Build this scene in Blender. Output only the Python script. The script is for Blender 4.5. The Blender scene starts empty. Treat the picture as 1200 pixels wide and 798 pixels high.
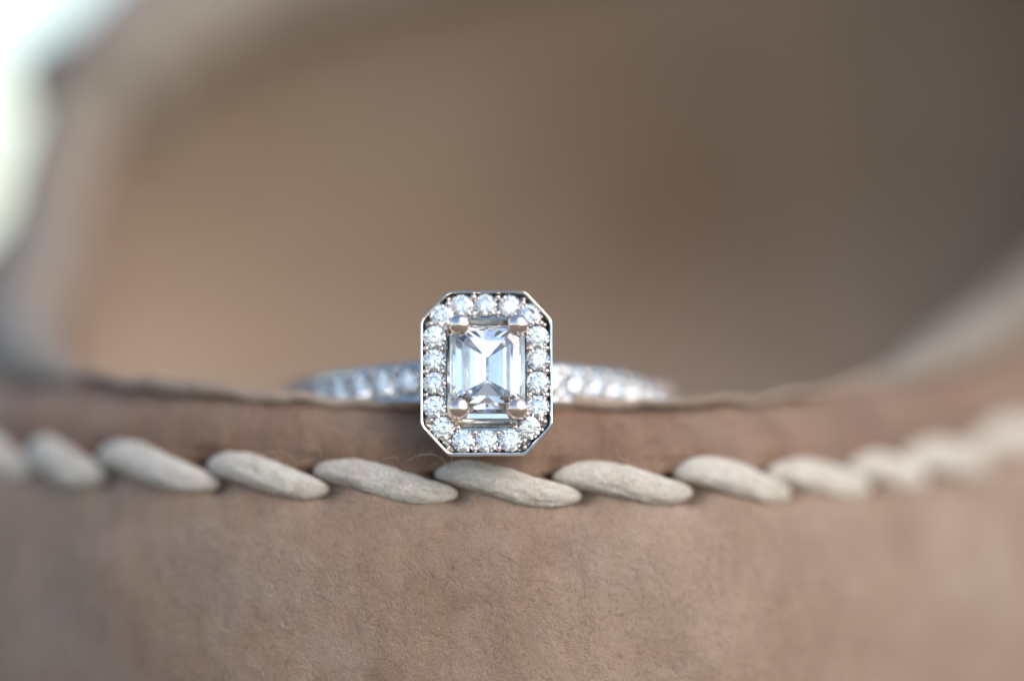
import bpy, bmesh, math, random
from mathutils import Vector, Matrix, noise
from mathutils.geometry import delaunay_2d_cdt
random.seed(7)
PI = math.pi
R = math.radians
MM = 0.001
sc = bpy.context.scene
COL = sc.collection

# ---------------------------------------------------------------- camera, sky, sun, exposure
FOCUS = 250.0            # mm from the lens to the face of the ring
PXMM = 22.0              # photograph pixels (1200 wide) per mm at the focus distance
cam_d = bpy.data.cameras.new('camera')
cam = bpy.data.objects.new('camera', cam_d)
COL.objects.link(cam)
cam.location = (0, -FOCUS * MM, 0)
cam.rotation_euler = (R(90), 0, 0)
cam_d.sensor_width = 36
cam_d.lens = FOCUS * 36 / (1200 / PXMM)
cam_d.clip_start = 0.01
cam_d.clip_end = 3000
cam_d.dof.use_dof = True
cam_d.dof.focus_distance = (FOCUS - 0.25) * MM
cam_d.dof.aperture_fstop = cam_d.lens / 28.0
sc.camera = cam

SUN_EL, SUN_AZ = 42, 126        # azimuth clockwise from +Y: from the right, a little behind the camera
world = bpy.data.worlds.new('World')
sc.world = world
world.use_nodes = True
wn = world.node_tree
bg = wn.nodes['Background']
sky = wn.nodes.new('ShaderNodeTexSky')
sky.sky_type = 'NISHITA'
sky.sun_disc = False
sky.sun_elevation = R(SUN_EL)
sky.sun_rotation = R(SUN_AZ)
sky.air_density = 1.0
sky.dust_density = 0.8
wn.links.new(sky.outputs[0], bg.inputs[0])
bg.inputs[1].default_value = 0.15

sl = bpy.data.lights.new('sun', 'SUN')
sl.energy = 1.5
sl.angle = R(60)
sl.color = (1.0, 0.90, 0.78)
so = bpy.data.objects.new('sun', sl)
COL.objects.link(so)
az, el = R(SUN_AZ), R(SUN_EL)
sd = Vector((math.sin(az) * math.cos(el), math.cos(az) * math.cos(el), math.sin(el)))
so.rotation_euler = (-sd).to_track_quat('-Z', 'Y').to_euler()

vs = sc.view_settings
vs.view_transform = 'Standard'
vs.look = 'None'
vs.exposure = 0.76
vs.gamma = 1
vs.use_curve_mapping = False
vs.use_white_balance = True
vs.white_balance_temperature = 6650
vs.white_balance_tint = 10
sc.cycles.use_denoising = True
sc.cycles.max_bounces = 20
sc.cycles.transmission_bounces = 16
sc.cycles.glossy_bounces = 8
sc.cycles.diffuse_bounces = 4
sc.cycles.sample_clamp_indirect = 12
sc.cycles.blur_glossy = 0.1
sc.cycles.use_adaptive_sampling = False

# ---------------------------------------------------------------- helpers
def link_mesh(name, verts, faces, mat, parent=None, smooth=True, uvs=None, tm=None):
    me = bpy.data.meshes.new(name)
    me.from_pydata([tuple(Vector(v) * MM) for v in verts], [], faces)
    if smooth:
        me.polygons.foreach_set('use_smooth', [True] * len(me.polygons))
    if uvs is not None:
        ul = me.uv_layers.new(name='UVMap')
        for lp in me.loops:
            ul.data[lp.index].uv = uvs[lp.vertex_index]
    me.materials.append(mat)
    me.update()
    o = bpy.data.objects.new(name, me)
    COL.objects.link(o)
    o.parent = parent
    return o

def link_bm(name, bm, mat, parent=None, smooth=False):
    me = bpy.data.meshes.new(name)
    for v in bm.verts:
        v.co = v.co * MM
    bmesh.ops.recalc_face_normals(bm, faces=bm.faces)
    bm.to_mesh(me); bm.free()
    if smooth:
        me.polygons.foreach_set('use_smooth', [True] * len(me.polygons))
    me.materials.append(mat)
    o = bpy.data.objects.new(name, me)
    COL.objects.link(o)
    o.parent = parent
    return o

def empty(name, loc_mm, label, cat, group=None):
    o = bpy.data.objects.new(name, None)
    COL.objects.link(o)
    o.location = Vector(loc_mm) * MM
    o.empty_display_size = 0.005
    o['label'] = label; o['category'] = cat
    if group: o['group'] = group
    return o

def auto_smooth(o, deg):
    me = o.data
    me.polygons.foreach_set('use_smooth', [True] * len(me.polygons))
    bm = bmesh.new(); bm.from_mesh(me)
    for e in bm.edges:
        if len(e.link_faces) == 2 and e.calc_face_angle(0) > R(deg):
            e.smooth = False
    bm.to_mesh(me); bm.free()

def P(px, py, y):
    k = (FOCUS + y) / FOCUS / PXMM
    return Vector(((px - 600) * k, y, (399 - py) * k))

def proj(p):
    k = PXMM * FOCUS / (FOCUS + p.y)
    return (600 + p.x * k, 399 - p.z * k)

def cr(p0, p1, p2, p3, t):
    return 0.5 * ((2 * p1) + (p2 - p0) * t + (2 * p0 - 5 * p1 + 4 * p2 - p3) * t * t + (3 * p1 - p0 - 3 * p2 + p3) * t ** 3)

def closed(pts, u):
    n = len(pts); i = math.floor(u); t = u - i
    return cr(pts[(i - 1) % n], pts[i % n], pts[(i + 1) % n], pts[(i + 2) % n], t)

def opened(pts, u):
    n = len(pts); i = min(max(math.floor(u), 0), n - 2); t = u - i
    g = lambda k: pts[min(max(k, 0), n - 1)]
    return cr(g(i - 1), g(i), g(i + 1), g(i + 2), t)

# ---------------------------------------------------------------- materials
class NT:
    def __init__(s, name):
        s.m = bpy.data.materials.new(name); s.m.use_nodes = True
        s.t = s.m.node_tree; s.b = s.t.nodes['Principled BSDF']; s.out = s.t.nodes['Material Output']
    def n(s, ty, **kw):
        x = s.t.nodes.new(ty)
        for k, v in kw.items():
            if k.startswith('_'): setattr(x, k[1:], v)
            else: x.inputs[k.replace('__', ' ')].default_value = v
        return x
    def l(s, a, b): s.t.links.new(a, b)
    def coord(s, out='Object', scale=(1, 1, 1)):
        c = s.n('ShaderNodeTexCoord'); m = s.n('ShaderNodeMapping'); m.inputs['Scale'].default_value = scale
        s.l(c.outputs[out], m.inputs[0]); return m.outputs[0]
    def noise(s, vec, scale, detail=4, rough=0.5, dist=0.0):
        x = s.n('ShaderNodeTexNoise', Scale=scale, Detail=detail, Roughness=rough, Distortion=dist)
        s.l(vec, x.inputs['Vector']); return x.outputs['Fac']
    def ramp(s, fac, stops):
        r = s.n('ShaderNodeValToRGB'); e = r.color_ramp.elements
        while len(e) < len(stops): e.new(0.5)
        for q, (p, c) in zip(e, stops):
            q.position = p; q.color = (*c, 1) if len(c) == 3 else c
        s.l(fac, r.inputs[0]); return r.outputs[0]
    def mix(s, fac, a, b, mode='MIX'):
        x = s.n('ShaderNodeMix', _data_type='RGBA', _blend_type=mode)
        if isinstance(fac, float): x.inputs[0].default_value = fac
        else: s.l(fac, x.inputs[0])
        for v, k in ((a, 6), (b, 7)):
            if isinstance(v, tuple): x.inputs[k].default_value = (*v, 1)
            else: s.l(v, x.inputs[k])
        return x.outputs[2]
    def math(s, op, a, b):
        x = s.n('ShaderNodeMath', _operation=op)
        for i, v in enumerate((a, b)):
            if isinstance(v, (int, float)): x.inputs[i].default_value = v
            else: s.l(v, x.inputs[i])
        return x.outputs[0]
    def bump(s, h, dist, strength=1.0, prev=None):
        x = s.n('ShaderNodeBump', Strength=strength, Distance=dist)
        s.l(h, x.inputs['Height'])
        if prev is not None: s.l(prev, x.inputs['Normal'])
        return x.outputs['Normal']

def leather(name, c_lo, c_mid, c_hi, stretch=1.0, rough=0.62, grain=1.0, dark_spot=None):
    t = NT(name)
    v = t.coord('Object', (1000, 1000, 1000))            # millimetres
    vs_ = t.coord('Object', (1000, 1000, 1000 * stretch))
    big = t.noise(v, 0.09, 3, 0.55, 0.4)
    mid = t.noise(vs_, 0.55, 6, 0.62, 0.6)
    fine = t.noise(v, 3.4, 5, 0.7, 0.8)
    vor = t.n('ShaderNodeTexVoronoi', Scale=5.0, _feature='DISTANCE_TO_EDGE'); 
    wob = t.n('ShaderNodeTexNoise', Scale=1.6, Detail=3); t.l(v, wob.inputs['Vector'])
    wv = t.n('ShaderNodeVectorMath', _operation='SCALE'); t.l(wob.outputs['Color'], wv.inputs[0]); wv.inputs['Scale'].default_value = 0.9
    wa = t.n('ShaderNodeVectorMath', _operation='ADD'); t.l(v, wa.inputs[0]); t.l(wv.outputs[0], wa.inputs[1])
    t.l(wa.outputs[0], vor.inputs['Vector'])
    base = t.ramp(t.math('ADD', t.math('MULTIPLY', big, 0.6), t.math('MULTIPLY', mid, 0.4)),
                  [(0.32, c_lo), (0.5, c_mid), (0.68, c_hi)])
    sp = t.ramp(fine, [(0.33, (0.52, 0.48, 0.45)), (0.45, (0.96, 0.96, 0.96)), (0.58, (1.02, 1.02, 1.02)), (0.72, (1.28, 1.3, 1.32))])
    base = t.mix(0.62, base, sp, 'MULTIPLY')
    # small pale threads of raised fibre, in patches
    fib = t.n('ShaderNodeTexNoise', Scale=1.1, Detail=2, Distortion=3.0); t.l(v, fib.inputs['Vector'])
    line = t.ramp(fib.outputs['Fac'], [(0.485, (0, 0, 0)), (0.5, (1, 1, 1)), (0.515, (0, 0, 0))])
    patch = t.ramp(t.noise(v, 0.35, 2), [(0.42, (0, 0, 0)), (0.62, (1, 1, 1))])
    lf = t.mix(1.0, line, patch, 'MULTIPLY')
    lf2 = t.math('MULTIPLY', lf, 0.5)
    # rubbed, greyer patches where the surface is worn
    worn = t.ramp(t.noise(v, 0.16, 5, 0.6, 1.2), [(0.44, (0, 0, 0)), (0.74, (1, 1, 1))])
    base = t.mix(t.math('MULTIPLY', worn, 0.2), base, (c_hi[0] * 1.15, c_hi[0] * 0.98, c_hi[0] * 0.86))
    if dark_spot:  # darker reddish-brown spot round a given point, its edge broken by noise
        q, rad, colr = dark_spot
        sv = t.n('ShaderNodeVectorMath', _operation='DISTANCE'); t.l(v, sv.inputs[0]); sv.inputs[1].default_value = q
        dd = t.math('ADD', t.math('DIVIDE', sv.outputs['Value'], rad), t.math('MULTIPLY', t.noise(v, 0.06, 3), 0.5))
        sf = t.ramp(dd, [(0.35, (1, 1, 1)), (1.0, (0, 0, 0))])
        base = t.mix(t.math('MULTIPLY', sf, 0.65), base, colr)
    base = t.mix(lf2, base, tuple(min(1, c * 1.5) for c in c_hi))
    t.l(base, t.b.inputs['Base Color'])
    rr = t.ramp(mid, [(0.3, (rough - .1,) * 3), (0.7, (rough + .12,) * 3)])
    t.l(rr, t.b.inputs['Roughness'])
    t.b.inputs['Specular IOR Level'].default_value = 0.32
    t.b.inputs['Sheen Weight'].default_value = 0.12
    t.b.inputs['Sheen Roughness'].default_value = 0.6
    n1 = t.bump(mid, 0.00018 * grain)
    cells = t.ramp(vor.outputs['Distance'], [(0.0, (0, 0, 0)), (0.16, (1, 1, 1))])
    n2 = t.bump(cells, 0.000012 * grain, 0.7, n1)
    n3 = t.bump(fine, 0.00007 * grain, 0.9, n2)
    n4 = t.bump(lf, 0.00004, 0.8, n3)
    t.l(n4, t.b.inputs['Normal'])
    return t.m

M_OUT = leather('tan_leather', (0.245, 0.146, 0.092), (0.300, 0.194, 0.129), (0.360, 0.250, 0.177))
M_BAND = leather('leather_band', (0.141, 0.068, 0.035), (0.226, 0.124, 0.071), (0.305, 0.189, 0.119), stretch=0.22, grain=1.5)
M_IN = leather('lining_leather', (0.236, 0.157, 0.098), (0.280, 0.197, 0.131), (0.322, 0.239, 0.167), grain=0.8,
               dark_spot=((9.0, 34.0, 58.0), 22.0, (0.153, 0.086, 0.047)))
M_LIP = leather('raw_edge_leather', (0.237, 0.164, 0.113), (0.328, 0.237, 0.169), (0.429, 0.322, 0.237), grain=0.8)
M_ROLL = leather('rim_leather', (0.190, 0.150, 0.107), (0.232, 0.187, 0.137), (0.275, 0.225, 0.170), rough=0.5)

def cord():
    t = NT('cream_cord')
    uv = t.coord('UV', (5.0, 9.0, 1))
    o = t.coord('Object', (1000, 1000, 1000))
    fibre = t.noise(uv, 1.6, 7, 0.72, 0.7)
    blot = t.noise(o, 0.8, 3, 0.6)
    fine = t.noise(o, 5.5, 4, 0.7, 1.0)
    c = t.ramp(fibre, [(0.28, (0.54, 0.455, 0.355)), (0.42, (0.74, 0.665, 0.555)), (0.7, (0.84, 0.79, 0.70))])
    c = t.mix(0.45, c, t.ramp(blot, [(0.35, (0.75, 0.64, 0.54)), (0.6, (1, 1, 1))]), 'MULTIPLY')
    c = t.mix(0.5, c, t.ramp(fine, [(0.33, (0.62, 0.58, 0.54)), (0.5, (1, 1, 1))]), 'MULTIPLY')
    t.l(c, t.b.inputs['Base Color'])
    t.b.inputs['Roughness'].default_value = 0.62
    t.b.inputs['Specular IOR Level'].default_value = 0.4
    n1 = t.bump(fibre, 0.00018, 0.7)
    n2 = t.bump(fine, 0.00016, 1.0, n1)
    t.l(n2, t.b.inputs['Normal'])
    return t.m
M_CORD = cord()

def metal(name, col, rough):
    t = NT(name)
    v = t.coord('Object', (1000, 1000, 1000))
    t.b.inputs['Metallic'].default_value = 1
    t.b.inputs['Base Color'].default_value = (*col, 1)
    t.l(t.ramp(t.noise(v, 2.2, 3), [(0.35, (rough * .6,) * 3), (0.7, (rough * 1.5,) * 3)]), t.b.inputs['Roughness'])
    t.l(t.bump(t.noise(v, 1.3, 4), 0.00002, 0.7), t.b.inputs['Normal'])
    return t.m
M_GOLD = metal('white_gold', (0.88, 0.87, 0.83), 0.13)
M_SEAT = metal('shade_dark_gold', (0.31, 0.33, 0.32), 0.15)  # gold with a darkened base colour: painted shade in stone seats and gaps
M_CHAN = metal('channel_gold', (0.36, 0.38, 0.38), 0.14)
M_PRONG = metal('prong_gold', (0.92, 0.78, 0.71), 0.20)

def gem():
    t = NT('diamond')
    t.b.inputs['Base Color'].default_value = (1, 1, 1, 1)
    t.b.inputs['Roughness'].default_value = 0.0
    t.b.inputs['IOR'].default_value = 2.417
    t.b.inputs['Transmission Weight'].default_value = 1.0
    return t.m
M_GEM = gem()

# ---------------------------------------------------------------- ground under the leather
def ground():
    t = NT('pale_sandy_ground')
    v = t.coord('Object', (1, 1, 1))
    a = t.noise(v, 60, 8, 0.7)
    b = t.noise(v, 1.2, 4, 0.6)
    c = t.mix(0.5, t.ramp(a, [(0.3, (0.14, 0.11, 0.08)), (0.7, (0.30, 0.24, 0.18))]), t.ramp(b, [(0.35, (0.15, 0.12, 0.085)), (0.65, (0.28, 0.225, 0.165))]))
    t.l(c, t.b.inputs['Base Color'])
    t.b.inputs['Roughness'].default_value = 0.9
    t.l(t.bump(a, 0.004), t.b.inputs['Normal'])
    # fine near the leather, coarse towards the horizon
    rs = [0.0, 0.04, 0.08, 0.15, 0.3, 0.7, 2, 6, 20, 80, 300, 1400]
    vv, ff = [(0, 0, 0)], []
    N = 48
    for i, r in enumerate(rs[1:]):
        for k in range(N):
            a_ = 2 * PI * k / N
            z = 0.0 if r < 0.15 else noise.noise(Vector((r * math.cos(a_), r * math.sin(a_), 3))) * min(0.01 * r, 0.6)
            vv.append((r * math.cos(a_) / MM, r * math.sin(a_) / MM, z / MM))
    for k in range(N):
        ff.append((0, 1 + k, 1 + (k + 1) % N))
    for i in range(len(rs) - 2):
        for k in range(N):
            a0 = 1 + i * N + k; a1 = 1 + i * N + (k + 1) % N
            ff.append((a0, a0 + N, a1 + N, a1))
    o = link_mesh('ground', vv, ff, t.m)
    o.location = (0, 0.03, -0.0485)
    o['kind'] = 'structure'
ground()

# ---------------------------------------------------------------- the leather rim
# stations round the opening: ridge (px,py,depth), stitch line (px,py,depth), front weight
ST = [
    ((700, 478, 4.6), (705, 567, 1.8), 1.0),
    ((560, 479, 4.0), (560, 565, 1.2), 1.0),
    ((430, 477, 4.2), (430, 563, 1.5), 1.0),
    ((300, 470, 5.5), (300, 557, 2.8), 1.0),
    ((200, 459, 8.0), (180, 548, 5.5), 1.0),
    ((115, 443, 12.5), (70, 539, 10.0), 0.8),
    ((60, 425, 19.0), (-35, 532, 15.5), 0.45),
    ((42, 380, 27.0), (-150, 505, 22.0), 0.1),
    ((62, 290, 35.0), (-150, 420, 34.0), 0.0),
    ((92, 170, 42.0), (30, 240, 48.0), 0.0),
    ((160, 55, 49.0), (100, 90, 58.0), 0.0),
    ((320, -35, 56.0), (260, -45, 66.0), 0.0),
    ((640, -80, 61.0), (630, -110, 72.0), 0.0),
    ((1030, -110, 60.0), (1060, -150, 71.0), 0.0),
    ((1360, -30, 53.0), (1420, -60, 60.0), 0.0),
    ((1400, 150, 49.0), (1470, 230, 52.0), 0.0),
    ((1275, 285, 42.0), (1350, 400, 42.0), 0.1),
    ((1165, 370, 31.0), (1230, 497, 29.0), 0.3),
    ((1065, 423, 20.0), (1105, 540, 17.5), 0.6),
    ((960, 459, 12.0), (975, 561, 9.0), 0.9),
    ((840, 473, 6.3), (845, 564, 3.6), 1.0),
]
NS = len(ST)
RID = [P(*s[0]) for s in ST]
STI = [P(*s[1]) for s in ST]
WGT = [Vector((s[2], 0, 0)) for s in ST]
def outn(u):
    a = closed(RID, u - 0.05); b = closed(RID, u + 0.05)
    d = b - a; d.z = 0; d.normalize()
    n = Vector((-d.y, d.x, 0))
    c = Vector((5, 35, 0))
    if n.dot(closed(RID, u) - c) < 0: n = -n
    return n
ZFLOOR = -8.0
def column(u):
    r = closed(RID, u); s = closed(STI, u); w = min(1, max(0, closed(WGT, u).x)); n = outn(u)
    th = 0.9 * w + 3.0 * (1 - w)
    top_in = r - n * th + Vector((0, 0, -0.35 * w - 0.2))
    m = r.lerp(s, 0.5) + n * (0.35 + 0.8 * (1 - w)) + Vector((0, 0, 0.3))
    m2 = r.lerp(s, 0.82) + n * 0.28
    g = s - n * 0.22                                      # the seam pulls in
    l0 = s + n * 0.45 + Vector((0, 0, -1.4))
    l1 = s + n * 1.25 + Vector((0, 0, -4.5))
    l2 = s + n * 1.75 + Vector((0, 0, -9.0))
    l3 = s + n * 1.7 + Vector((0, 0, -16.0))
    l4 = s + n * 0.5; l4.z = min(l4.z - 25, -34)
    l5 = s - n * 1.0; l5.z = -48.6
    cut = r + Vector((0, 0, -0.25)) + n * 0.05
    return [top_in, r - n * 0.25 * th, cut, m, m2, g, l0, l1, l2, l3, l4, l5], n, w
V_S = 5.0
NU, NVF = 840, 10
def outer_point(u, v):
    colm, n, w = column(u)
    p = opened(colm, v)
    a = opened(colm, v + 0.05) - opened(colm, max(0, v - 0.05))
    c2, _, _ = column(u + 0.02)
    b = opened(c2, v) - p
    nn = a.cross(b); nn.normalize()
    if nn.dot(n) < 0: nn = -nn
    if v < 1: nn = (nn + Vector((0, 0, 1))).normalized()
    return p, nn
def band_relief(p, v):
    """vertical creases above the seam, slow waves and dimples below"""
    q = Vector((p.x * 0.55, p.y * 0.55, p.z * 0.12))
    c = noise.noise(q) * 0.16 + noise.noise(q * 2.7) * 0.07
    fade = 1.0 if 1.5 < v < 5 else 0.35
    return c * fade + noise.noise(Vector((p.x, p.y, p.z)) * 0.16) * 0.35

rim = empty('leather_rim', (2.0, 35.0, -48.5),
            'tan leather wall curving round a deep opening, its lip edged with thick cream stitches', 'leather item')
RO = Vector((2.0, 35.0, -48.5))

NCOL = 12
SP = [(-70, 33), (24, 116), (106, 250), (238, 380), (366, 532), (511, 678), (652, 810), (797, 926), (910, 1020), (1006, 1084), (1070, 1158), (1146, 1250)]
samp = []
for i in range(NS * 200):
    u = i / 200
    uu = u - NS if u > NS / 2 else u
    samp.append((uu, proj(closed(STI, u))[0], closed(STI, u).y))
def u_at(px):
    best = min((s for s in samp if s[2] < 60 and -5.2 < s[0] < 7.6), key=lambda s: abs(s[1] - px))
    return best[0]
HOLES = []
for a_, b_ in SP:
    for px_, dz_ in ((a_ - 2, 0.15), (b_ + 2, -0.75)):
        p_, _n = outer_point(u_at(px_) % NS, V_S)
        HOLES.append((p_ + Vector((0, 0, dz_)), dz_))
def dimple(p):
    d = 0
    for q, _ in HOLES:
        e = (p - q).length_squared
        if e < 9: d += 0.75 * math.exp(-e / 0.32) + 0.30 * math.exp(-e / 1.8)
    return -d
def build_outer():
    # dense rows
    rows = [i / NVF for i in range((NCOL - 1) * NVF + 1)]
    # spread stations evenly: more samples at the front
    us = [NS * i / NU for i in range(NU)]
    verts = []
    for v in rows:
        for u in us:
            p, nn = outer_point(u, v)
            p = p + nn * (band_relief(p, v) + (dimple(p) if 3.5 < v < 6.6 else 0))
            verts.append(p - RO)
    nr = len(rows)
    def faces(r0, r1):
        return [(j * NU + i, j * NU + (i + 1) % NU, (j + 1) * NU + (i + 1) % NU, (j + 1) * NU + i)
                for j in range(r0, r1) for i in range(NU)]
    split = int(V_S * NVF)
    def sub(r0, r1):
        vv = verts[r0 * NU:(r1 + 1) * NU]
        ff = [(j * NU + i, j * NU + (i + 1) % NU, (j + 1) * NU + (i + 1) % NU, (j + 1) * NU + i)
              for j in range(r1 - r0) for i in range(NU)]
        return vv, ff
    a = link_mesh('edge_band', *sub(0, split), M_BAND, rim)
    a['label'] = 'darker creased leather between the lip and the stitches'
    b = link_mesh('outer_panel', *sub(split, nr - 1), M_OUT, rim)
    return a, b
build_outer()

def inner_column(u):
    r = closed(RID, u); n = outn(u); w = min(1, max(0, closed(WGT, u).x))
    h = max(r.z - ZFLOOR, 3)
    wob = noise.noise(Vector((r.x * 0.35, r.y * 0.35, 1.7))) * 0.28 + noise.noise(Vector((r.x * 0.9, r.y * 0.9, 5.7))) * 0.14 + noise.noise(Vector((r.x * 2.9, r.y * 2.9, 5.7))) * 0.07
    lift = 0.34 + wob
    f = [r + n * 0.30 + Vector((0, 0, lift - 0.30)),
         r + n * 0.38 + Vector((0, 0, lift - 0.05)),
         r + n * 0.10 + Vector((0, 0, lift + 0.08)),
         r - n * 1.2 + Vector((0, 0, 0.25)),
         r - n * 5.0 + Vector((0, 0, -0.75)),
         r - n * 10.0 + Vector((0, 0, -1.9)),
         r - n * 13.0 + Vector((0, 0, -3.4)),
         r - n * 14.5]
    f[7].z = ZFLOOR
    bk = [r + n * 0.6 + Vector((0, 0, -0.6)),
          r + n * 0.2 + Vector((0, 0, 0.0)),
          r - n * 0.6 + Vector((0, 0, -0.3)),
          r + n * 0.03 * h + Vector((0, 0, -0.12 * h)),
          r + n * 0.14 * h + Vector((0, 0, -0.36 * h)),
          r + n * 0.19 * h + Vector((0, 0, -0.60 * h)),
          r + n * 0.14 * h + Vector((0, 0, -0.80 * h)),
          r - n * 0.22 * h]
    bk[7].z = ZFLOOR + 2.0
    return [b_.lerp(a_, w) for a_, b_ in zip(f, bk)]
def build_inner():
    rows = [i / 8 for i in range(7 * 8 + 1)]
    verts = []
    for v in rows:
        for i in range(NU):
            p = opened(inner_column(NS * i / NU), v)
            if v > 1.5:
                p = p + Vector((0, 0, 1)) * noise.noise(p * 0.12) * 0.6
            verts.append(p - RO)
    split = int(2.5 * 8)
    mk = lambda r0, r1: (verts[r0 * NU:(r1 + 1) * NU],
         [(j * NU + i, j * NU + (i + 1) % NU, (j + 1) * NU + (i + 1) % NU, (j + 1) * NU + i) for j in range(r1 - r0) for i in range(NU)])
    a = link_mesh('lip', *mk(0, split), M_LIP, rim)
    a['label'] = 'thin pale raw edge of the leather'
    vv, ff = mk(split, len(rows) - 1)
    c = len(vv); vv = vv + [Vector((3, 38, ZFLOOR + 0.5)) - RO]
    base = (len(rows) - 1 - split) * NU
    ff = ff + [(base + i, base + (i + 1) % NU, c) for i in range(NU)]
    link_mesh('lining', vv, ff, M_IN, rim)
build_inner()

def build_roll():
    """thick rolled edge on the high side of the opening; it thins out to nothing at the front"""
    N, K = 300, 14
    verts, faces = [], []
    u0, u1 = 5.2, 18.6
    for i in range(N + 1):
        u = u0 + (u1 - u0) * i / N
        r = closed(RID, u); n = outn(u)
        w = min(1, max(0, closed(WGT, u).x))
        rad = (2.3 + 2.2 * math.exp(-((u - 10.6) / 1.1) ** 2)) * (1 + 0.5 * math.exp(-((u - 9.55) / 0.14) ** 2)) * (1 - w) ** 0.7 * min(1, (i + 1) / 20, (N + 1 - i) / 20) ** 0.5 + 0.05
        d = (closed(RID, u + .05) - closed(RID, u - .05)).normalized()
        a = (n - d * n.dot(d)).normalized(); b = d.cross(a)
        c = r + n * 0.8 * (1 - w) - Vector((0, 0, 0.35))
        for k in range(K):
            t = 2 * PI * k / K
            verts.append(c + (a * math.cos(t) * 1.1 + b * math.sin(t)) * rad - RO)
    for i in range(N):
        for k in range(K):
            faces.append((i * K + k, i * K + (k + 1) % K, (i + 1) * K + (k + 1) % K, (i + 1) * K + k))
    link_mesh('rolled_edge', verts, faces, M_ROLL, rim)
build_roll()

# ---- the stitches: each one its own twisted piece of cord
def stitch(pa, pb, hs, seed, fat=1.0):
    ua, ub = u_at(pa), u_at(pb)
    rnd = random.Random(seed)
    NL, K = 72, 36
    L = (closed(STI, ua) - closed(STI, ub)).length
    verts, faces, uvs = [], [], []
    off = Vector((seed * 3.1, 0, 0))
    ph = rnd.uniform(-.12, .12); lean = 0.64 * min(1, L / 6) * rnd.uniform(.85, 1.12)
    for i in range(NL + 1):
        t = i / NL
        u = ua + (ub - ua) * t
        p, nn = outer_point(u % NS, V_S)
        d = (closed(STI, u + .02 * (1 if ub > ua else -1)) - closed(STI, u)).normalized()
        up = nn.cross(d).normalized()
        if up.z < 0: up = -up
        # slow S from upper left down to lower right
        s_ = 0.5 - 0.5 * math.cos(PI * min(1, max(0, t * 1.0 + ph * math.sin(PI * t))))
        z = lean * (0.72 - 1.55 * s_) + 0.12 * math.sin(2 * PI * t)
        env = 0.97 * (max(0.0, 1 - abs(1.985 * t - 0.992) ** 3.2)) ** 0.5
        taper = 1.0 - 0.26 * (abs(t - 0.48) * 2) ** 1.5
        a_h = hs * env * taper * fat
        a_d = 0.66 * env * fat
        lift = 0.50 * max(0, math.sin(PI * t)) ** 0.6 - 0.40
        c = p + nn * lift + up * z
        tw = 0.5 * (t - 0.5)
        for k in range(K):
            th = 2 * PI * k / K
            ca, sa = math.cos(th), math.sin(th)
            q = Vector((t * L, ca * 1.2, sa * 1.2)) + off
            rr = 1 + 0.07 * noise.noise(q * 0.8) + 0.07 * noise.noise(Vector((q.x * .7, q.y * 3, q.z * 3))) + 0.06 * noise.noise(q * 4) + 0.05 * noise.noise(Vector((q.x * 2.0, q.y * 9, q.z * 9)))
            # a flat strand: squarish section
            e = 0.80
            x = math.copysign(abs(ca) ** e, ca) * a_h * rr; y = math.copysign(abs(sa) ** e, sa) * a_d * rr
            x, y = x * math.cos(tw) - y * math.sin(tw), x * math.sin(tw) + y * math.cos(tw)
            verts.append(c + up * x + nn * y)
            uvs.append((t * L / 7 + seed * 1.37 + (0.06 * ca), k / K if k <= K / 2 else 1 - k / K))
    for i in range(NL):
        for k in range(K):
            faces.append((i * K + k, i * K + (k + 1) % K, (i + 1) * K + (k + 1) % K, (i + 1) * K + k))
    faces.append(tuple(range(K))[::-1]); faces.append(tuple(NL * K + k for k in range(K)))
    o = link_mesh('stitch', [v - RO for v in verts], faces, M_CORD, rim, uvs=uvs)
    return o
for k, (a, b) in enumerate(SP):
    stitch(a - 3, b + 5, [1.1, 1.12, 1.04, 0.96, 0.94, 0.93, 0.96, 1.0, 1.05, 1.08, 1.1, 1.15][k], k + 1)

# ---- stray fibres of lint on the leather
def fibre(pts, rad):
    K, N = 5, 24
    verts, faces = [], []
    for i in range(N + 1):
        u = (len(pts) - 1) * i / N
        p = opened(pts, u); d = (opened(pts, min(u + .05, len(pts) - 1)) - opened(pts, max(u - .05, 0))).normalized()
        a = d.orthogonal().normalized(); b = d.cross(a)
        for k in range(K):
            t = 2 * PI * k / K
            verts.append(p + (a * math.cos(t) + b * math.sin(t)) * rad - RO)
    for i in range(N):
        for k in range(K):
            faces.append((i * K + k, i * K + (k + 1) % K, (i + 1) * K + (k + 1) % K, (i + 1) * K + k))
    return link_mesh('loose_fibre', verts, faces, M_CORD, rim)
fibre([P(478, 540, 1.6), P(492, 533, 1.0), P(510, 533, 0.9), P(521, 541, 1.3), P(524, 552, 1.4)], 0.022)
fibre([P(530, 532, 1.2), P(529, 540, 0.7), P(531, 549, 0.9)], 0.018)

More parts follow.
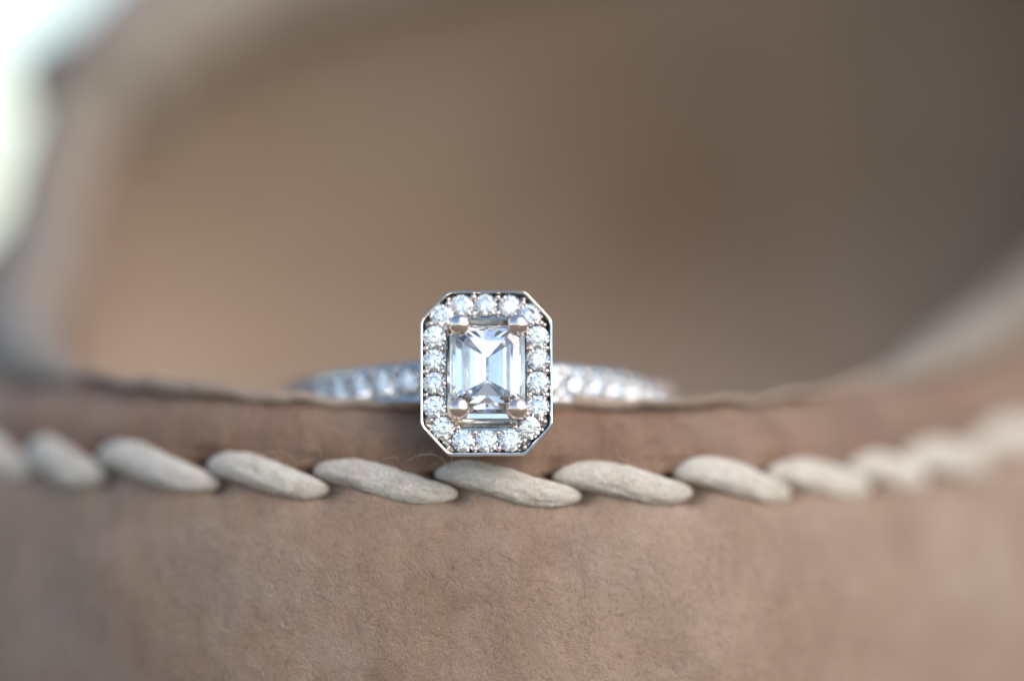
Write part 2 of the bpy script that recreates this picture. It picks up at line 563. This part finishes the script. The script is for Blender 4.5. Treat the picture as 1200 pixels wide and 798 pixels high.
def fuzz():
    """frayed fibres standing off the stitches, the lip and the worn face"""
    rnd = random.Random(11)
    verts, faces = [], []
    def hair(p, d0, L, rad):
        K, N = 4, 7
        d = d0.normalized(); c = p; b0 = len(verts)
        curl = Vector((rnd.uniform(-1, 1), rnd.uniform(-1, 1), rnd.uniform(-1, 1)))
        for i in range(N + 1):
            a = d.orthogonal().normalized(); b = d.cross(a); rr = rad * (1 - 0.7 * i / N)
            for k in range(K):
                t = 2 * PI * k / K
                verts.append(c + (a * math.cos(t) + b * math.sin(t)) * rr - RO)
            c = c + d * (L / N); d = (d + curl * 0.28).normalized()
        for i in range(N):
            for k in range(K):
                q = b0 + i * K
                faces.append((q + k, q + (k + 1) % K, q + K + (k + 1) % K, q + K + k))
    for _ in range(110):                                # along the seam
        px = rnd.uniform(250, 960); u = u_at(px) % NS
        p, nn = outer_point(u, V_S)
        side = rnd.choice((-1, 1))
        p = p + nn * 0.35 + Vector((0, 0, side * rnd.uniform(0.75, 1.15)))
        hair(p, Vector((rnd.uniform(-1, 1), -0.5, side * rnd.uniform(-0.2, 0.8))), rnd.uniform(0.35, 1.1), rnd.uniform(0.008, 0.015))
    for _ in range(60):                                 # along the lip
        px = rnd.uniform(200, 950); u = u_at(px) % NS
        p = inner_column(u)[2]
        hair(p, Vector((rnd.uniform(-1, 1), -0.6, rnd.uniform(-.2, 0.6))), rnd.uniform(0.3, 0.9), rnd.uniform(0.008, 0.015))
    for _ in range(70):                                # on the face
        px = rnd.uniform(250, 900); u = u_at(px) % NS
        p, nn = outer_point(u, rnd.uniform(6.2, 8.4))
        hair(p + nn * 0.15, Vector((rnd.uniform(-1, 1), rnd.uniform(-.4, 0), rnd.uniform(-1, 1))), rnd.uniform(0.3, 1.0), rnd.uniform(0.006, 0.012))
    o = link_mesh('fuzz', verts, faces, M_CORD, rim, uvs=[(0.3, 0.3)] * len(verts))
    o['kind'] = 'stuff'
fuzz()

# ---------------------------------------------------------------- the ring
ring = empty('diamond_ring', (-1.36, 0, -1.73),
             'white gold ring with rectangular centre diamond in a halo, resting across the leather lip', 'ring')
ring.rotation_euler = (R(-8.6), R(0.0), R(1.5))
# local mm: x right, y away from the camera, z up; 0 = front plane of the halo stones
YC, RO_ = 13.6, 10.85       # centre and outer radius of the shank

def brilliant_mesh():
    bm = bmesh.new()
    def ringp(n, r, z, off=0):
        for k in range(n):
            a = 2 * PI * (k + off) / n
            bm.verts.new((r * math.cos(a), r * math.sin(a), z))
    ringp(8, 0.29, 0.155)
    ringp(8, 0.395, 0.096, 0.5)
    ringp(16, 0.5, 0.012)
    ringp(16, 0.5, -0.012)
    ringp(8, 0.115, -0.345, 0.5)
    bm.verts.new((0, 0, -0.44))
    bmesh.ops.convex_hull(bm, input=bm.verts)
    bmesh.ops.dissolve_limit(bm, angle_limit=R(0.5), verts=bm.verts, edges=bm.edges)
    # build facing -y: table towards the viewer
    bmesh.ops.rotate(bm, cent=(0, 0, 0), matrix=Matrix.Rotation(R(90), 3, 'X'), verts=bm.verts)
    for v in bm.verts: v.co *= MM
    bmesh.ops.recalc_face_normals(bm, faces=bm.faces)
    me = bpy.data.meshes.new('round_diamond'); bm.to_mesh(me); bm.free()
    me.materials.append(M_GEM)
    return me
BRI = brilliant_mesh()
def bead_mesh():
    bm = bmesh.new()
    bmesh.ops.create_icosphere(bm, subdivisions=2, radius=1.0 * MM)
    me = bpy.data.meshes.new('bead'); bm.to_mesh(me); bm.free()
    me.polygons.foreach_set('use_smooth', [True] * len(me.polygons))
    me.materials.append(M_PRONG)
    return me
BEAD = bead_mesh()
def inst(name, me, parent, loc, rot=(0, 0, 0), s=(1, 1, 1)):
    o = bpy.data.objects.new(name, me); COL.objects.link(o); o.parent = parent
    o.location = Vector(loc) * MM; o.rotation_euler = rot
    o.scale = s if not isinstance(s, float) else (s, s, s)
    return o

def pierced(outline, inner, holes, mapf, seat_depth=0.55, extra=(), y0=0.0, nseg=20):
    """sheet in 2-D with round holes, each hole running down into a conical seat; mapf(x, z, depth) -> Vector"""
    pts, edges = [], []
    def loop(ps):
        b = len(pts); pts.extend(Vector(p) for p in ps)
        edges.extend((b + i, b + (i + 1) % len(ps)) for i in range(len(ps)))
    loop(outline)
    if inner: loop(inner)
    hl = []
    for (cx, cz, r) in holes:
        ps = [(cx + r * math.cos(2 * PI * k / nseg), cz + r * math.sin(2 * PI * k / nseg)) for k in range(nseg)]
        hl.append(ps); loop(ps)
    pts.extend(Vector(p) for p in extra)
    ov, oe, of, *_ = delaunay_2d_cdt(pts, edges, [], 0, 1e-5)
    def inside(poly, p):
        c = False; n = len(poly)
        for i in range(n):
            a, b = poly[i], poly[(i + 1) % n]
            if (a[1] > p[1]) != (b[1] > p[1]) and p[0] < (b[0] - a[0]) * (p[1] - a[1]) / (b[1] - a[1]) + a[0]: c = not c
        return c
    verts = [mapf(p.x, p.y, y0) for p in ov]; faces = []
    for f in of:
        c = sum((Vector(ov[i]) for i in f), Vector((0, 0))) / len(f)
        if not inside(outline, c): continue
        if inner and inside(inner, c): continue
        if any((c.x - h[0]) ** 2 + (c.y - h[1]) ** 2 < (h[2] * 0.985) ** 2 for h in holes): continue
        faces.append(tuple(f))
    for (cx, cz, r) in holes:
        rr = [(r, 0.0), (r * 0.96, 0.10), (r * 0.50, seat_depth), (r * 0.42, seat_depth + 0.25)]
        b = len(verts)
        for (q, d) in rr:
            for k in range(nseg):
                verts.append(mapf(cx + q * math.cos(2 * PI * k / nseg), cz + q * math.sin(2 * PI * k / nseg), y0 + d))
        for j in range(len(rr) - 1):
            for k in range(nseg):
                faces.append((b + j * nseg + k, b + j * nseg + (k + 1) % nseg, b + (j + 1) * nseg + (k + 1) % nseg, b + (j + 1) * nseg + k))
        verts.append(mapf(cx, cz, y0 + seat_depth + 0.35)); c = len(verts) - 1
        for k in range(nseg):
            faces.append((b + 3 * nseg + k, b + 3 * nseg + (k + 1) % nseg, c))
    return verts, faces

def octo(hw, hh, cx, cz, x0=0, z0=0):
    return [(x0 + a, z0 + b) for a, b in [(-hw + cx, -hh), (hw - cx, -hh), (hw, -hh + cz), (hw, hh - cz), (hw - cx, hh), (-hw + cx, hh), (-hw, hh - cz), (-hw, -hh + cz)]]

# ---- halo
halo = empty('halo', (0, 0, 0), '', ''); del halo['label'], halo['category']
halo.parent = ring
HS = [(-1.33, 3.62), (-0.03, 3.64), (1.25, 3.62), (-2.36, 3.08), (2.30, 3.12),
      (-2.78, 1.90), (-2.80, 0.68), (-2.78, -0.56), (-2.76, -1.80),
      (2.74, 1.92), (2.76, 0.72), (2.76, -0.54), (2.74, -1.80),
      (-2.30, -2.98), (2.28, -2.94), (-1.26, -3.64), (0.0, -3.66), (1.24, -3.62)]
SR = 0.625
ext = []
outline = octo(3.43, 4.33, 1.40, 1.52)
inner = octo(2.14, 2.92, 0.35, 0.35)
def groove(x, z):
    x, z = abs(x), abs(z)
    e = min(3.43 - x, 4.33 - z, (9.15 - (1.52 * x + 1.40 * z)) / 2.066)
    return 0.27 * max(0, 1 - e / 0.34)
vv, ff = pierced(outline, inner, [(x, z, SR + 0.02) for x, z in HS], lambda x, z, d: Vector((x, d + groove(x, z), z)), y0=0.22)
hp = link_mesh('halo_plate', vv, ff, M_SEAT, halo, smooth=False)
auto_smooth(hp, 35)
# outer wall with a raised bevelled rim, inner wall
def walls(name, prof, parent, mat, rnd_=0):
    """prof: list of (half width, half height, cut x, cut z, y)"""
    verts, faces = [], []
    for (hw, hh, cx, cz, y) in prof:
        for (x, z) in octo(hw, hh, cx, cz):
            verts.append((x, y, z))
    for j in range(len(prof) - 1):
        for k in range(8):
            faces.append((j * 8 + k, j * 8 + (k + 1) % 8, (j + 1) * 8 + (k + 1) % 8, (j + 1) * 8 + k))
    bm = bmesh.new()
    bv = [bm.verts.new(v) for v in verts]
    for f in faces: bm.faces.new([bv[i] for i in f])
    # round the upright corners a little
    if rnd_:
        es = []
        for j in range(len(prof) - 1):
            for k in range(8):
                e = bm.edges.get((bv[j * 8 + k], bv[(j + 1) * 8 + k]))
                if e: es.append(e)
        bmesh.ops.bevel(bm, geom=es, offset=rnd_, segments=3, profile=0.5, affect='EDGES')
    o = link_bm(name, bm, mat, parent)
    return o
hr = walls('halo_rim', [(3.41, 4.31, 1.395, 1.515, 0.75), (3.38, 4.28, 1.385, 1.505, -0.06), (3.40, 4.30, 1.39, 1.51, -0.10),
                        (3.46, 4.36, 1.41, 1.53, -0.12), (3.50, 4.40, 1.425, 1.545, -0.09), (3.52, 4.42, 1.43, 1.55, -0.02),
                        (3.52, 4.42, 1.43, 1.55, 0.55), (3.40, 4.30, 1.40, 1.50, 0.95), (3.05, 3.95, 1.3, 1.4, 1.15), (2.3, 3.1, 0.9, 1.0, 1.2)], halo, M_GOLD, 0.20)
auto_smooth(hr, 30)
hw_ = walls('halo_wall', [(2.145, 2.925, 0.35, 0.35, 0.18), (2.10, 2.88, 0.34, 0.34, 0.12), (1.95, 2.72, 0.32, 0.32, 0.5), (1.5, 2.15, 0.3, 0.3, 1.3), (0.9, 1.5, 0.2, 0.2, 1.7)], halo, M_GOLD)
auto_smooth(hw_, 30)
for i, (x, z) in enumerate(HS):
    rnd = random.Random(i)
    inst('halo_diamond', BRI, halo, (x + rnd.uniform(-.02, .02), 0.08 + rnd.uniform(-.03, .03), z + rnd.uniform(-.02, .02)), (R(rnd.uniform(-8, 8)), R(rnd.uniform(0, 45)), R(rnd.uniform(-8, 8))), 2 * SR)
# beads: between neighbouring stones, an outer and an inner one
order = [5, 6, 7, 8, 13, 15, 16, 17, 14, 12, 11, 10, 9, 4, 2, 1, 0, 3]
for i in range(len(order)):
    a = Vector(HS[order[i]]); b = Vector(HS[order[(i + 1) % len(order)]])
    m = (a + b) / 2; d = (b - a).normalized(); n = Vector((-d.y, d.x))
    if n.dot(m) < 0: n = -n
    for sgn, k in ((1, 0.43), (-1, 0.43)):
        rnd = random.Random(i * 7 + sgn)
        q = m + n * sgn * (k + rnd.uniform(-.02, .03))
        s = rnd.uniform(0.16, 0.20)
        inst('bead', BEAD, halo, (q.x, 0.04, q.y), (0, 0, 0), (s, s * 1.1, s))

for sx in (-1, 1):
    for sz in (-1, 1):
        for (x, z, k) in ((3.10, 2.60, 0.15), (2.02, 3.98, 0.14), (2.95, 3.03, 0.12)):
            inst('bead', BEAD, halo, (sx * x, 0.14, sz * z), (0, 0, 0), k)

# ---- centre stone: step cut
def emerald():
    lv = [(1.36, 1.58, 0.32, 0.50), (1.70, 1.93, 0.40, 0.36), (1.99, 2.22, 0.46, 0.06),
          (1.99, 2.22, 0.46, 0.0), (1.74, 2.00, 0.42, -0.34), (0.09, 0.64, 0.03, -1.74)]
    bm = bmesh.new(); rings = []
    for (hw, hh, c, h) in lv:
        rings.append([bm.verts.new((x, -h, z)) for x, z in octo(hw, hh, c, c)])
    bm.faces.new(rings[0]); bm.faces.new(rings[-1][::-1])
    for a, b in zip(rings, rings[1:]):
        for k in range(8):
            bm.faces.new((a[k], a[(k + 1) % 8], b[(k + 1) % 8], b[k]))
    return bm
GY = -0.55       # girdle height in front of the halo plane
GX, GZ = 0.03, 0.20
cs = link_bm('centre_diamond', emerald(), M_GEM, ring)
cs.location = Vector((GX, GY, GZ)) * MM
cs['label'] = 'large step cut rectangular diamond'

# ---- basket: four prongs with ball tips and two rails
def tube_bm(bm, pts, rads, K=12, capend=True):
    prev = None; first = None
    for i, (p, r) in enumerate(zip(pts, rads)):
        p = Vector(p)
        d = (Vector(pts[min(i + 1, len(pts) - 1)]) - Vector(pts[max(i - 1, 0)])).normalized()
        a = d.orthogonal().normalized() if abs(d.x) > 0.9 else (Vector((1, 0, 0)) - d * d.x).normalized()
        b = d.cross(a)
        rg = [bm.verts.new(p + (a * math.cos(2 * PI * k / K) + b * math.sin(2 * PI * k / K)) * r) for k in range(K)]
        if prev:
            for k in range(K): bm.faces.new((prev[k], prev[(k + 1) % K], rg[(k + 1) % K], rg[k]))
        else: first = rg
        prev = rg
    if capend:
        bm.faces.new(first[::-1]); bm.faces.new(prev)
for sx, sz in ((-1.47, 1), (1.62, 1), (-1.52, -1), (1.58, -1)):
    x = sx + GX; z = (2.27 if sz > 0 else -2.22) + GZ
    bm = bmesh.new()
    ox = math.copysign(0.18, sx)
    top = Vector((x, GY - 0.30, z))
    tr = 0.57
    body = [(x * 0.75, 3.3, z * 0.72), (x + ox * .3, 1.6, z), (x + ox, GY + 0.6, z + 0.1 * sz), (x + ox, GY - 0.02, z + 0.1 * sz)]
    pts = body; rads = [0.34, 0.36, 0.38, 0.42]
    # ball tip
    for k in range(0, 11):
        t = k / 10 * PI * 0.97
        if math.cos(t) > 0.75: continue
        pts.append((top.x, top.y + tr * math.cos(t) * 0.92, top.z)); rads.append(max(tr * math.sin(t), 0.02))
    tube_bm(bm, pts, rads, 24)
    link_bm('prong', bm, M_PRONG, ring, smooth=True)
def rail(y, hw, hh, t, name='gallery_rail'):
    o = walls(name, [(hw - t, hh - t, .4, .4, y), (hw - t, hh - t, .4, .4, y - 0.28), (hw - t + .05, hh - t + .05, .42, .42, y - 0.33),
                     (hw - .05, hh - .05, .45, .45, y - 0.33), (hw, hh, .46, .46, y - 0.28), (hw, hh, .46, .46, y + .28), (hw - t, hh - t, .4, .4, y + .28), (hw - t, hh - t, .4, .4, y)], ring, M_GOLD)
    auto_smooth(o, 30)
rail(0.05, 1.80, 2.52, 0.34)
rail(1.9, 1.55, 2.0, 0.35)

# ---- shank
SD = 2 * PI * RO_
def width(th):
    a = abs(th)
    w = 1.0 + 0.30 * max(0, 1 - (a / R(34))) ** 1.5 if a < R(34) else 1.0
    return w * (1.08 - 0.14 * min(1, a / R(120)))
def cyl(x, z, d):
    th = x / RO_
    r = RO_ - d
    return Vector((r * math.sin(th), YC - r * math.cos(th), z * width(th)))
TH = [R(a) for a in (12.6, 20.6, 28.6, 36.5, 44.4, 52.2, 60.0, 67.8, 75.5, 83.2, 90.8)]
holes = []
for i, t in enumerate(TH):
    r = 0.72 - 0.005 * i
    holes += [(RO_ * t, 0, r), (-RO_ * t, 0, r)]
half = RO_ * R(96)
def zedge(): return 0.84
step = 0.25
xs = [-half + 2 * half * i / 160 for i in range(161)]
outl = [(x, -zedge()) for x in xs] + [(x, zedge()) for x in reversed(xs)]
extra = []
for x in xs[::2]:
    for z in (-0.5, 0, 0.5):
        if all((x - h[0]) ** 2 + (z - h[1]) ** 2 > (h[2] + .05) ** 2 for h in holes): extra.append((x, z))
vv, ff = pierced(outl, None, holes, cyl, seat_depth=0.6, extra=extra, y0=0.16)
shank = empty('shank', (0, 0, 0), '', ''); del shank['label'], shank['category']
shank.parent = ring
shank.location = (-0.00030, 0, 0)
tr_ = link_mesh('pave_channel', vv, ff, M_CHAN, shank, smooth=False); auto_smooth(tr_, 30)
# band body: closed section swept the whole way round; front part leaves room for the channel
def band():
    N = 360; verts, faces = [], []
    sec_front = [(0.84, 0.16), (0.86, 0.02), (0.92, -0.02), (0.99, 0.03), (1.02, 0.20), (1.02, 1.1), (0.90, 1.42), (0.5, 1.6),
                 (-0.5, 1.6), (-0.90, 1.42), (-1.02, 1.1), (-1.02, 0.20), (-0.99, 0.03), (-0.92, -0.02), (-0.86, 0.02), (-0.84, 0.16)]
    sec_back = [(0.60, 0.03), (0.70, 0.05), (0.85, 0.12), (0.95, 0.25), (1.0, 0.45), (1.0, 1.1), (0.90, 1.4), (0.5, 1.52),
                (-0.5, 1.52), (-0.90, 1.4), (-1.0, 1.1), (-1.0, 0.45), (-0.95, 0.25), (-0.85, 0.12), (-0.70, 0.05), (-0.60, 0.03)]
    K = len(sec_front)
    for i in range(N):
        th = -PI + 2 * PI * i / N
        f = min(1, max(0, (R(98) - abs(th)) / R(3) + 1)) if abs(th) < R(101) else 0
        for a, b in zip(sec_front, sec_back):
            z = b[0] + (a[0] - b[0]) * f; d = b[1] + (a[1] - b[1]) * f
            r = RO_ - d
            # the shoulders swell towards the head
            if abs(th) < R(26) and d > 0.8: r -= 0.0
            verts.append((r * math.sin(th), YC - r * math.cos(th), z * width(th)))
    for i in range(N):
        j = (i + 1) % N
        for k in range(K):
            k2 = (k + 1) % K
            if k2 == 0:
                th = -PI + 2 * PI * (i + .5) / N
                if abs(th) < R(95.5): continue       # the pierced channel lies here
            faces.append((i * K + k, i * K + k2, j * K + k2, j * K + k))
    o = link_mesh('band', verts, faces, M_GOLD, shank)
    auto_smooth(o, 50)
band()
for i, t in enumerate(TH):
    for s in (1, -1):
        th = s * t; r = RO_ - 0.10
        o = inst('shank_diamond', BRI, shank, (r * math.sin(th), YC - r * math.cos(th), 0),
                 (0, 0, th), 1.44 - 0.01 * i)
        # beads holding it
        if i < len(TH) - 1:
            tm = s * (t + TH[i + 1]) / 2
            for zz in (-0.62, 0.62):
                rb = RO_ - 0.05
                inst('bead', BEAD, shank, (rb * math.sin(tm), YC - rb * math.cos(tm), zz * width(tm)), (0, 0, tm), 0.17)
# bridge under the head, joining the basket to the shank
bm = bmesh.new()
tube_bm(bm, [(-2.6, 3.0, 0), (-1.6, 2.5, 0), (0, 2.3, 0), (1.6, 2.5, 0), (2.6, 3.0, 0)], [0.5, .55, .6, .55, .5], 14)
link_bm('bridge', bm, M_GOLD, ring, smooth=True)
